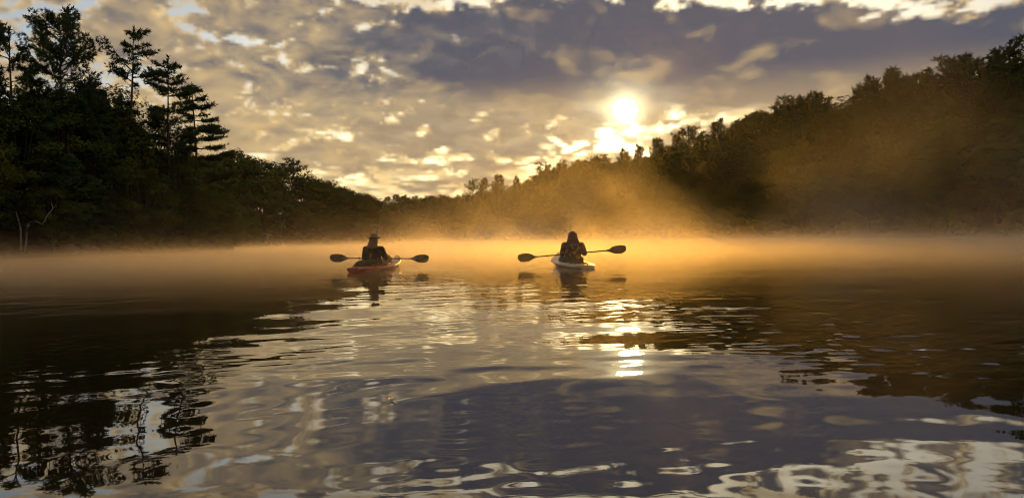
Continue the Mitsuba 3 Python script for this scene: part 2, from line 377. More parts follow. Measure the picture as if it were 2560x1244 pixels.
def green(crown, bsdf, base=(0, 0, 0)):
    return {'type': 'ply', 'filename': meshkit.write_ply((crown[0] + base, crown[1]), False, normals=crown[2]), 'face_normals': False, 'bsdf': {'type': 'ref', 'id': bsdf}}

def pine_tree(name, seed, base, label, group=None, bark='bark', leafy='needles_dark', **kw):
    """A tree of its own shape, standing at base."""
    key = number(name)
    wood, crown = pine(seed, **kw)
    scene[key + '__trunk'] = ply((wood[0] + base, wood[1]), bark, smooth=True)
    scene[key + '__crown'] = green(crown, leafy, base)
    tag(key, label, 'tree', group)
    return key

KINDS, TOPS = {}, [20.0]
def kind(name, wood, crown, leafy):
    scene[name + '_wood'] = {'type': 'shapegroup', 'trunk': ply(wood, 'bark', smooth=True)}
    scene[name + '_green'] = {'type': 'shapegroup', 'crown': green(crown, leafy)}
    KINDS[name] = float(crown[0][:, 2].max())

def plant(kind_name, name, base, height, turn, label, group=None, wide=1.0, category='tree', lean=0.0):
    key = number(name); TOPS.append(base[2] + height)
    s = height / KINDS[kind_name]
    m = T().translate(list(map(float, base))).rotate([0, 1, 0], lean).rotate([0, 0, 1], turn).scale([s * wide, s * wide, s])
    for part, g in (('trunk', '_wood'), ('crown', '_green')):
        scene[f'{key}__{part}'] = {'type': 'instance', 'to_world': m, 'group': {'type': 'ref', 'id': kind_name + g}}
    tag(key, label, category, group)
    return key

def gz(x, y): return float(ground([x], [y])[0])

# ---- the tall pines on the left bank, surveyed from the photograph: (column and row of the tip, distance)
def tall(px, py, Y, seed, label, **kw):
    p = at(px, py, Y)
    z0 = gz(p[0], Y)
    return pine_tree('pine_tree', seed, np.array([p[0], Y, z0]), label, height=p[2] - z0 - 0.35, **kw)

tall(40, 66, 64, 101, 'leftmost tall pine with a thin open crown of separate tufts', crown_from=0.50, radius=1.9, profile=((0, 0.9), (0.3, 1.0), (0.7, 0.95), (0.9, 0.7), (1, 0.25)), gap=0.36, step=0.95, rise=0.30, tip=0.5, density=1.2)
tall(162, 34, 68, 102, 'tallest pine of the left bank with a dense upswept crown', crown_from=0.42, radius=2.5, profile=((0, 0.55), (0.3, 0.8), (0.6, 1.0), (0.8, 0.78), (0.93, 0.42), (1, 0.12)), rise=0.62, tip=0.38, gap=0.24, step=0.72, whorl=5, density=1.0)
tall(332, 66, 76, 103, 'lone pine top with a bare trunk and one long limb reaching left', crown_from=0.72, radius=1.25, profile=((0, 1.0), (0.3, 0.9), (0.6, 0.75), (0.85, 0.8), (1, 0.4)), gap=0.34, step=0.95, whorl=5, rise=0.12, tip=0.25, flag=(0.0, 0.30), lean=(0.9, 0),
     limbs=((0.79, 3.1, 2.3, 0.95, 0.40), (0.74, 2.9, 2.0, 0.62, 0.3), (0.76, 0.1, 2.4, 0.06, 0.10), (0.86, 0.2, 1.7, 0.18, 0.12)))
tall(425, 138, 80, 104, 'layered pine right of the lone top with flat tiers of branches', crown_from=0.42, radius=2.5, profile=((0, 0.85), (0.3, 1.0), (0.6, 0.78), (0.85, 0.5), (1, 0.12)), gap=0.30, step=0.95, whorl=5, rise=0.10, tip=0.22)
tall(492, 207, 86, 105, 'rightmost of the tall pines with branches drooping over the water', crown_from=0.34, radius=2.8, profile=((0, 1.0), (0.3, 0.85), (0.6, 0.62), (0.85, 0.38), (1, 0.1)), gap=0.28, step=0.95, whorl=5, rise=0.02, tip=0.15, flag=(0.0, 0.35), droop=0.08)
tall(88, 165, 70, 106, 'slender pine showing between the two leftmost tall pines', crown_from=0.45, radius=1.7, gap=0.25, rise=0.25, tip=0.4)
tall(236, 196, 70, 107, 'shorter pine in the gap right of the tallest pine', crown_from=0.35, radius=2.2, gap=0.12, rise=0.2, tip=0.35, whorl=5)
tall(-60, 90, 60, 108, 'pine cut by the left edge of the view', crown_from=0.35, radius=2.3, gap=0.2)

# ---- kinds for the woods
for s in range(4):
    h = (8.0, 9.5, 7.5, 10.0)[s]
    kind(f'leafy_{s}', *broadleaf(200 + s, h, (2.9, 3.0, 2.6, 2.7)[s], (0.10, 0.14, 0.05, 0.2)[s], 46, 100, 0.24), ('leaves_dark', 'leaves_dark', 'leaves_dark', 'leaves_warm')[s])
for s in range(3):
    kind(f'pointed_{s}', *pine(230 + s, 11.0, 0.22, (2.2, 1.9, 2.5)[s], gap=(0.15, 0.05, 0.22)[s], step=0.8, whorl=5, density=0.75, blade=(0.5, 0.12), fill=5, rise=(0.2, 0.1, 0.28)[s]), 'needles_dark')
for s in range(2):
    kind(f'hemlock_{s}', *hemlock(240 + s, 9.0, 2.1 + 0.3 * s, per=0.8), 'needles_dark')
for s in range(2):
    kind(f'bush_{s}', *broadleaf(250 + s, 1.6, 1.2, 0.0, 20, 60, 0.13, 0.05, 0.5), 'leaves_warm')

for s in range(3):
    kind(f'leafy_fine_{s}', *broadleaf(260 + s, 12.0, (3.3, 2.9, 3.1)[s], (0.05, 0.10, 0.03)[s], (64, 58, 70)[s], 150, 0.135, 0.2, 1.05), ('leaves_dark', 'leaves_warm', 'leaves_dark')[s])

rt = np.random.default_rng(77)
def pick(names): return names[int(rt.integers(len(names)))]

# ---- left bank, near: foliage up to the foot of the pines' crowns
SKY_NEAR = np.array([(-150, 190), (0, 195), (60, 205), (130, 190), (200, 196), (270, 200), (310, 205), (350, 218), (385, 248), (425, 295), (475, 328), (530, 350), (566, 368)])
SKY_MID = np.array([(566, 366), (595, 362), (640, 374), (690, 396), (735, 402), (770, 426), (815, 440), (850, 452), (885, 468), (912, 466), (945, 478), (965, 492), (985, 506), (1003, 530)])
SKY_RIGHT = np.array([(1000, 493), (1090, 492), (1150, 485), (1200, 472), (1250, 460), (1330, 452), (1370, 425), (1450, 405), (1540, 392), (1600, 386), (1650, 374), (1700, 358), (1760, 343), (1840, 308), (1920, 280), (2000, 260),
                      (2080, 258), (2150, 233), (2230, 205), (2300, 190), (2380, 163), (2450, 148), (2560, 120), (2800, 90)])

def column(x, y): return 1280 + x / y * FPX
def limit(sky, x, y):
    """Height above the water at which a tree standing at x, y meets the wood's outline."""
    px = column(x, y)
    return EYE[2] + (horizon(px) - np.interp(px, sky[:, 0], sky[:, 1])) / FPX * y

def wood_rows(line, sky, rows, group_of, clear=()):
    """Trees in rows that follow the shore: offsets inland, spacing, kinds, (lowest, highest) height or the outline's."""
    L = LineString(line)
    for row, (off, gap, names, hs) in enumerate(rows):
        s = rt.uniform(0, gap)
        while s < L.length:
            p, q = L.interpolate(s), L.interpolate(min(s + 0.5, L.length))
            tx, ty = q.x - p.x, q.y - p.y; n = math.hypot(tx, ty) + 1e-9
            o = off + rt.uniform(-0.25, 0.25) * gap
            x, y = p.x + ty / n * o + rt.uniform(-0.15, 0.15) * gap, p.y - tx / n * o
            far = max(1.0, y / 140.0)
            s += gap * rt.uniform(0.75, 1.3) * far ** 0.35
            if 10 < column(x, y) < 150 and y < 57.5: continue      # the dead tree stands free
            if y < 12 or not -260 < column(x, y) < 2830 or LAKE.contains(Point(x, y)): continue
            z = gz(x, y)
            lim = limit(sky, x, y) - z
            h = lim * (rt.uniform(0.93, 1.10) if k[0] == 'p' else rt.uniform(0.88, 1.0)) if hs is None else min(rt.uniform(*hs), lim * rt.uniform(0.88, 0.98))
            if h < 2.0: continue
            k = pick(names)
            name, group, label = group_of(k, x, y, row)
            plant(k, name, (x, y, z - 0.2), h, rt.uniform(0, 360), label, group, wide=rt.uniform(0.9, 1.15) * max(1, min(1.25, 9 / h)) * (far ** 0.25))

ZONES = ((-999, 250, 'behind the dead tree'), (250, 566, 'beneath the layered pines'), (566, 720, 'by the boat shelter'), (720, 860, 'left of the red kayak'), (860, 1010, 'beyond the red kayak'),
         (1010, 1250, 'seen between the paddlers'), (1250, 1500, 'beyond the white kayak'), (1500, 1700, 'below the sun'), (1700, 1960, 'just right of the sun'), (1960, 2260, 'below the tallest ridge conifer'), (2260, 9999, 'near the right edge'))
ROWS = ('at the waterline', 'low down', 'halfway up', 'on the skyline', 'hindmost on the skyline')
def grp(where, seen):
    def f(k, x, y, row):
        n, word = {'l': ('broadleaf_tree', 'leafy tree'), 'p': ('conifer_tree', 'pointed conifer'), 'h': ('hemlock_tree', 'drooping hemlock')}[k[0]]
        zone = next(z for a, b_, z in ZONES if a <= column(x, y) < b_)
        return n, f'{word}s {where}, {ROWS[row]}, {zone}', f'dark {word} {seen}, {ROWS[row]}, {zone}'
    return f

leafy = ['leafy_0', 'leafy_1', 'leafy_2', 'leafy_3']
left_line = LEFT[::-1]            # inland lies on the right hand of the walking direction
near_line = [p for p in left_line if 30 < p[1] < 84]
mid_line = [p for p in left_line if 84 < p[1] < 190]
right_line = RIGHT[::-1]
fine = ['leafy_fine_0', 'leafy_fine_1', 'leafy_fine_2']
wood_rows(near_line, SKY_NEAR, ((1.2, 3.0, fine + ['hemlock_1'], (5, 8.5)), (4.5, 3.0, fine + ['hemlock_0', 'hemlock_1'], (10, 14.5)), (8, 3.0, fine + ['hemlock_0', 'pointed_1', 'pointed_2'], None), (14, 3.6, ['leafy_fine_0', 'leafy_fine_1', 'pointed_0', 'pointed_1', 'pointed_2'], None)),
          grp('of the near left bank', 'of the near left bank'))
wood_rows(mid_line, SKY_MID, ((1.0, 5.0, leafy, (5, 8)), (6, 5.0, leafy, (8, 12)), (12, 5.0, leafy, None), (18, 6.0, leafy + ['pointed_1'], None)),
          grp('of the point behind the left paddler', 'of the far left point'))
wood_rows(right_line, SKY_RIGHT, ((1.5, 5.0, leafy, (4, 7)), (8, 5.2, leafy + ['hemlock_0'], (7, 11)), (15, 5.0, leafy + ['hemlock_1', 'pointed_1'], (9, 12)), (23, 4.0, ['leafy_1', 'leafy_3', 'pointed_0', 'pointed_1', 'pointed_2', 'hemlock_1'], None), (30, 5.0, ['leafy_0', 'leafy_3', 'pointed_1', 'pointed_2'], None)),
          grp('of the right hillside', 'of the right hillside'))
wood_rows([(14, 318), (-22, 326), (-62, 320)], SKY_RIGHT, ((3, 6, leafy, (9, 13)), (14, 5, ['pointed_0', 'pointed_1', 'pointed_2', 'leafy_1'], None), (24, 6, leafy, None)),
          grp('at the far end of the lake', 'of the far shore'))

# ---- conifers that stand out on the ridge and over the point
for i, (px, py, Y, k, label) in enumerate((
        (1370, 402, 212, 'pointed_2', 'lone conifer standing clear of the ridge above the right paddler'), (1455, 393, 190, 'pointed_0', 'first conifer left of the sun on the ridge'),
        (1492, 384, 184, 'pointed_1', 'second conifer left of the sun on the ridge'), (1728, 308, 145, 'pointed_2', 'broad conifer on the ridge right of the sun'),
        (1848, 292, 128, 'pointed_1', 'narrow conifer on the ridge halfway up to the right'), (1905, 268, 122, 'pointed_0', 'left one of two pines close together on the ridge'),
        (1985, 237, 116, 'pointed_2', 'right one of two pines close together on the ridge'), (2095, 243, 107, 'leafy_1', 'round tree top on the ridge between two pines'),
        (2213, 172, 97, 'pointed_2', 'tallest conifer of the right-hand ridge against grey cloud'), (2300, 172, 92, 'pointed_0', 'conifer just right of the tallest one on the ridge'),
        (2405, 128, 86, 'pointed_1', 'tree top near the right end of the ridge'), (2520, 95, 80, 'pointed_2', 'highest tree at the right edge of the view'),
        (738, 392, 172, 'pointed_2', 'pine with branches bent right above the wooded point'))):
    p = at(px, py, Y); z = gz(p[0], Y)
    plant(k, 'broadleaf_tree' if k[0] == 'l' else 'ridge_conifer', (p[0], Y, z - 0.2), p[2] - z + 0.2, rt.uniform(0, 360), label, wide=1.05)
TIPS = [1370, 1455, 1492, 1728, 1848, 1905, 1985, 2095, 2213, 2300, 2405, 2520]
px = 1185.0
while px < 2540:
    if min(abs(px - t) for t in TIPS) > 24:
        Y = float(np.interp(px, [1185, 1370, 1568, 1720, 1980, 2210, 2500], [300, 215, 172, 148, 118, 98, 80])) + rt.uniform(-4, 6)
        p = at(px, np.interp(px, SKY_RIGHT[:, 0], SKY_RIGHT[:, 1]) - rt.uniform(14, 42), Y); z = gz(p[0], Y)
        zone = next(zn for a, b_, zn in ZONES if a <= px < b_)
        plant(pick(['pointed_0', 'pointed_1', 'pointed_1', 'pointed_2']), 'ridge_conifer', (p[0], Y, z - 0.2), p[2] - z + 0.2, rt.uniform(0, 360), f'small conifer tip breaking the right-hand skyline, {zone}', f'conifer tips on the right-hand skyline, {zone}', wide=rt.uniform(0.58, 0.85))
    px += rt.uniform(26, 62)
for px in range(992, 1200, 13):
    Y = rt.uniform(326, 350); p = at(px + rt.uniform(-5, 5), 491 - rt.uniform(-4, 8), Y); z = gz(p[0], Y)
    plant(pick(['pointed_0', 'pointed_1', 'pointed_2', 'leafy_1', 'leafy_2']), 'far_tree', (p[0], Y, z - 0.2), p[2] - z + 0.2, rt.uniform(0, 360), 'small hazy tree on the far ridge at the end of the lake', 'trees on the far ridge at the end of the lake', wide=1.15)
p = at(1000, 505, 176)
plant('leafy_3', 'broadleaf_tree', (p[0] - 2.5, 176, 0.2), p[2], 40, 'tree at the tip of the wooded point leaning out over the water', wide=1.0, lean=14)

# ---- bushes along the waterline
for line, gap, seen in ((near_line, 2.2, 'low bush hanging over the water of the near left bank'), (mid_line, 5.0, 'low bush at the waterline of the wooded point'), (right_line, 5.0, 'low bush at the waterline below the right-hand wood')):
    L = LineString(line); s = 0
    while s < L.length:
        p, q = L.interpolate(s), L.interpolate(min(s + 0.5, L.length))
        n = math.hypot(q.x - p.x, q.y - p.y) + 1e-9
        o = rt.uniform(0.1, 1.2)
        x, y = p.x + (q.y - p.y) / n * o, p.y - (q.x - p.x) / n * o
        s += gap * rt.uniform(0.7, 1.4) * max(1, y / 140)
        if y > 25 and -120 < column(x, y) < 2700 and not (15 < column(x, y) < 145 and y < 60):
            plant(pick(['bush_0', 'bush_1']), 'bush', (x, y, gz(x, y) - 0.15), rt.uniform(0.9, 2.2), rt.uniform(0, 360), seen, seen.replace('low bush', 'low bushes'), category='bush')

# ------------------------------------------------------------------ the boats and the two paddlers
def rgb(*c): return {'type': 'rgb', 'value': c}
def worn(a, b, scale, seed):
    def f(p, n, uv): return mikit.mix(a, b, mikit.smoothstep(0.35, 0.7, mikit.fbm(p.x * scale + seed, p.y * scale, p.z * scale, 3)))
    return proc(f)
scene['red_plastic'] = {'type': 'principled', 'base_color': worn((0.30, 0.035, 0.022), (0.22, 0.026, 0.020), 5, 1), 'roughness': 0.28, 'specular': 0.5}
scene['white_plastic'] = {'type': 'principled', 'base_color': worn((0.40, 0.375, 0.32), (0.31, 0.29, 0.24), 5, 2), 'roughness': 0.32, 'specular': 0.5}
scene['black_plastic'] = {'type': 'principled', 'base_color': rgb(0.025, 0.025, 0.027), 'roughness': 0.45}
scene['blade_grey'] = {'type': 'principled', 'base_color': worn((0.060, 0.058, 0.045), (0.042, 0.040, 0.032), 12, 3), 'roughness': 0.40}
scene['blade_brown'] = {'type': 'principled', 'base_color': worn((0.085, 0.062, 0.032), (0.060, 0.045, 0.025), 12, 4), 'roughness': 0.42}
scene['shaft_metal'] = {'type': 'principled', 'base_color': rgb(0.30, 0.30, 0.31), 'roughness': 0.32, 'metallic': 0.9}
scene['shaft_dark'] = {'type': 'principled', 'base_color': rgb(0.05, 0.045, 0.045), 'roughness': 0.35}
scene['skin'] = {'type': 'principled', 'base_color': worn((0.50, 0.32, 0.24), (0.44, 0.27, 0.20), 9, 5), 'roughness': 0.5}
scene['black_cloth'] = {'type': 'principled', 'base_color': worn((0.012, 0.012, 0.013), (0.022, 0.021, 0.022), 20, 6), 'roughness': 0.85, 'sheen': 0.4}
scene['pale_cloth'] = {'type': 'principled', 'base_color': worn((0.34, 0.25, 0.24), (0.26, 0.20, 0.19), 14, 7), 'roughness': 0.8}
scene['jeans'] = {'type': 'principled', 'base_color': worn((0.05, 0.06, 0.09), (0.08, 0.09, 0.12), 18, 8), 'roughness': 0.8}
def print_col(p, n, uv):
    d1, d2, w = mikit.voronoi(p.x * 17 + 2 * p.y, p.z * 17 + 0.7 * p.y)
    a = mikit.mix((0.030, 0.026, 0.020), (0.12, 0.10, 0.065), mikit.smoothstep(0.45, 0.55, w))
    return mikit.mix(a, (0.17, 0.14, 0.10), mikit.smoothstep(0.84, 0.88, w))
scene['print_cloth'] = {'type': 'principled', 'base_color': proc(print_col), 'roughness': 0.8, 'sheen': 0.3}
scene['straw'] = {'type': 'twosided', 'bsdf': {'type': 'principled', 'base_color': worn((0.30, 0.24, 0.15), (0.21, 0.17, 0.10), 40, 9), 'roughness': 0.8}}
def strand(a, b, seed):
    def f(p, n, uv): return mikit.mix(a, b, mikit.fbm(p.x * 55 + seed, p.y * 55, p.z * 5, 3))
    return proc(f)
scene['blond_hair'] = {'type': 'principled', 'base_color': strand((0.07, 0.042, 0.015), (0.24, 0.15, 0.06), 3), 'roughness': 0.42, 'sheen': 0.5}
scene['brown_hair'] = {'type': 'principled', 'base_color': strand((0.035, 0.017, 0.009), (0.12, 0.055, 0.028), 8), 'roughness': 0.42, 'sheen': 0.4}
scene['orange_cloth'] = {'type': 'principled', 'base_color': rgb(0.24, 0.105, 0.045), 'roughness': 0.7}
scene['eye_dark'] = {'type': 'principled', 'base_color': rgb(0.04, 0.03, 0.025), 'roughness': 0.15}

def ball(p, r, seg=12):
    return m3.Manifold.sphere(1.0, seg).scale([r] * 3 if np.isscalar(r) else list(r)).translate(list(map(float, p)))

def limb(points, radii, seg=12):
    out = []
    for (a, ra), (b, rb) in zip(list(zip(points, radii))[:-1], list(zip(points, radii))[1:]):
        out.append(m3.Manifold.batch_hull([ball(a, ra, seg), ball(b, rb, seg)]))
    return out

def flesh(parts, edge=0.02, rounds=8):
    m = m3.Manifold.batch_boolean(parts, m3.OpType.Add).refine_to_length(edge).to_mesh()
    t = trimesh.Trimesh(np.array(m.vert_properties[:, :3]), np.array(m.tri_verts), process=True)
    trimesh.smoothing.filter_taubin(t, iterations=rounds)
    return t

class Frame:
    """A boat's own frame: x to its right, y towards its bow, z up from the water."""
    def __init__(self, x, y, heading, roll=0.0, pitch=0.0):
        h, r = math.radians(heading), math.radians(roll)
        self.R = np.array([[math.cos(h), math.sin(h), 0], [-math.sin(h), math.cos(h), 0], [0, 0, 1]]) @ np.array([[math.cos(r), 0, math.sin(r)], [0, 1, 0], [-math.sin(r), 0, math.cos(r)]])
        q = math.radians(pitch)
        self.R = self.R @ np.array([[1, 0, 0], [0, math.cos(q), -math.sin(q)], [0, math.sin(q), math.cos(q)]])
        self.o = np.array([x, y, 0.0])
    def put(self, key, mesh, bsdf, smooth=35, **kw):
        v, f = (mesh.vertices, mesh.faces) if isinstance(mesh, trimesh.Trimesh) else mesh if isinstance(mesh, tuple) else (mesh.to_mesh().vert_properties[:, :3], mesh.to_mesh().tri_verts)
        return add(key, (np.asarray(v) @ self.R.T + self.o, np.asarray(f)), bsdf, smooth=smooth, **kw)

def kayak(fr, key, plastic, stern, bow, beam, deck, rim_col, cockpit, flare=0.22):
    """Hull with a real cockpit cut into it, coaming, seat, carry handles and deck cords."""
    n, m = 40, 28
    rows = []
    for t in np.linspace(0, 1, n):
        y = -stern + (stern + bow) * t
        s = 2 * t - 1
        w = beam / 2 * max(0.045, (1 - abs(s + 0.08) ** 2.4 / (1.08 ** 2.4)) ** 0.75)
        sheer = deck * (0.80 + 0.20 * abs(s) + (0.85 * max(0, s - 0.35) ** 1.5) + 0.15 * max(0, -s - 0.6))
        keel = -0.10 * (1 - abs(s) ** 3.5) + (0.20 * max(0, abs(s) - 0.86) / 0.14 * sheer)
        crown = sheer + 0.035 + 0.05 * max(0, s)
        ring = []
        for a in np.linspace(0, 2 * np.pi, m, endpoint=False):
            c, q = math.cos(a), math.sin(a)
            ex = 0.62
            px_ = w * np.sign(c) * abs(c) ** ex
            pz = (sheer + (crown - sheer) * abs(q) ** 0.8) if q >= 0 else sheer + (keel - sheer) * abs(q) ** (0.75)
            if q < 0: px_ *= 1 - flare * abs(q) ** 0.7
            ring.append((px_, y, pz))
        rows.append(ring)
    v = np.array(rows).reshape(-1, 3)
    f = []
    for i in range(n - 1):
        for j in range(m):
            a, b, c, d = i * m + j, i * m + (j + 1) % m, (i + 1) * m + (j + 1) % m, (i + 1) * m + j
            f += [[a, c, b], [a, d, c]]
    v = np.vstack([v, v[:m].mean(0), v[-m:].mean(0)])
    for j in range(m):
        f += [[n * m, j, (j + 1) % m], [n * m + 1, (n - 1) * m + (j + 1) % m, (n - 1) * m + j]]
    t = trimesh.Trimesh(v, f, process=False)
    if t.volume < 0: t.invert()
    hull = m3.Manifold(m3.Mesh(vert_properties=np.asarray(t.vertices, np.float32), tri_verts=np.asarray(t.faces, np.uint32)))
    y0, y1, cw = cockpit
    outline = np.array([(cw * math.copysign(abs(math.cos(a)) ** 0.75, math.cos(a)) * (1 - 0.16 * max(0, math.sin(a))), (y0 + y1) / 2 + (y1 - y0) / 2 * math.sin(a)) for a in np.linspace(0, 2 * np.pi, 40, endpoint=False)])
    well = m3.CrossSection([outline.tolist()]).extrude(0.8).translate([0, 0, -0.03])
    hull = hull - well
    fr.put(key + '__hull', hull, plastic, smooth=30)
    zr = np.array([deck * (0.80 + 0.20 * abs(2 * (y + stern) / (stern + bow) - 1)) + 0.035 + 0.008 for y in outline[:, 1]])
    ring = np.column_stack([outline * [1.02, 1.01], zr]); ring = np.vstack([ring, ring[:2]])
    fr.put(key + '__cockpit_rim', tube(ring, 0.016, 8), rim_col, smooth=True)
    seat = m3.Manifold.batch_hull([ball((sx, sy, sz), 0.02, 8) for sx in (-0.19, 0.19) for sy, sz in ((-0.22, 0.03), (0.22, 0.05), (-0.22, -0.005), (0.22, -0.005))])
    fr.put(key + '__seat', seat, 'black_plastic')
    back = m3.Manifold.batch_hull([ball((sx, -0.24 + sy, sz), 0.022, 8) for sx, sz in ((-0.17, 0.08), (0.17, 0.08), (-0.17, 0.20), (0.17, 0.20), (-0.12, 0.235), (0.12, 0.235)) for sy in (0, -0.04)])
    fr.put(key + '__backrest', back, 'black_plastic')
    def deck_z(y):
        s = 2 * (y + stern) / (stern + bow) - 1
        return deck * (0.80 + 0.20 * abs(s) + 0.85 * max(0, s - 0.35) ** 1.5 + 0.15 * max(0, -s - 0.6)) + 0.035 + 0.05 * max(0, s)
    for y in (-stern + 0.10, bow - 0.12):
        z = deck_z(y)
        fr.put(key + '__carry_handle', tube([(-0.05, y, z - 0.005), (-0.045, y, z + 0.03), (0, y, z + 0.042), (0.045, y, z + 0.03), (0.05, y, z - 0.005)], 0.011, 7), 'black_plastic', smooth=True)
    for y, sgn in ((-stern + 0.42, 1), (-stern + 0.60, -1), (-stern + 0.78, 1)):
        a = 2 * (y + stern) / (stern + bow) - 1
        w = beam / 2 * max(0.045, (1 - abs(a + 0.08) ** 2.4 / (1.08 ** 2.4)) ** 0.75) * 0.80
        fr.put(key + '__deck_cord', tube([(-w * sgn, y - 0.08, deck_z(y) - 0.02), (-w * 0.6 * sgn, y - 0.05, deck_z(y) + 0.012), (0, y, deck_z(y) + 0.012), (w * 0.6 * sgn, y + 0.05, deck_z(y) + 0.012), (w * sgn, y + 0.08, deck_z(y) - 0.02)], 0.005, 5), 'black_plastic', smooth=True)
    return deck_z

def paddle(fr, key, c, span, tilt, blade_mat, shaft_mat, yaw=0.0):
    """A two-bladed paddle whose middle is at c, along the boat's x, blades upright."""
    ti, ya = math.radians(tilt), math.radians(yaw)
    ax = np.array([math.cos(ti) * math.cos(ya), math.cos(ti) * math.sin(ya), math.sin(ti)])
    up = np.array([-math.sin(ti), 0, math.cos(ti)]); nrm = np.cross(ax, up)
    half = span / 2; bl = 0.46
    L = half - bl + 0.16
    fr.put(key + '__shaft', tube([c + ax * s for s in np.linspace(-L, L, 9)], 0.0155, 10), shaft_mat, smooth=True)
    for sgn in (-1, 1):
        # outline along the shaft (u) and across (v): a spoon with a slanted tip
        top = [(0, 0.016), (0.06, 0.022), (0.13, 0.060), (0.21, 0.082), (0.31, 0.088), (0.40, 0.083), (0.445, 0.066), (0.46, 0.035)]
        bot = [(0.455, -0.01), (0.435, -0.045), (0.39, -0.074), (0.31, -0.086), (0.21, -0.080), (0.12, -0.050), (0.06, -0.022), (0, -0.016)]
        o = np.array(top + bot)
        cs = m3.CrossSection([o.tolist()])
        if cs.area() < 0.01: cs = m3.CrossSection([o[::-1].tolist()])
        b = cs.extrude(0.009).refine_to_length(0.025).to_mesh()
        p = np.array(b.vert_properties[:, :3], float)
        dish = 0.9 * (p[:, 0] - 0.1).clip(0) ** 2 * 0.35 - 2.2 * p[:, 1] ** 2
        spine = 0.010 * np.exp(-(p[:, 1] / 0.012) ** 2) * (1 - p[:, 0] / 0.5)
        p[:, 1] *= 1.14
        w = c + np.outer(sgn * (half - bl + p[:, 0]), ax) + np.outer(p[:, 1], up) + np.outer(p[:, 2] - 0.0045 + dish * 1.0 - spine * np.where(p[:, 2] < 0.004, 1, -1), nrm)
        f = np.array(b.tri_verts) if sgn > 0 else np.array(b.tri_verts)[:, ::-1]
        fr.put(key + '__blade', (w, f), blade_mat, smooth=35)
        q = c + ax * sgn * (half - bl - 0.24)
        fr.put(key + '__drip_ring', tube([q - ax * 0.006, q + ax * 0.006], [0.034, 0.034], 12), 'black_plastic', smooth=False)
    return ax

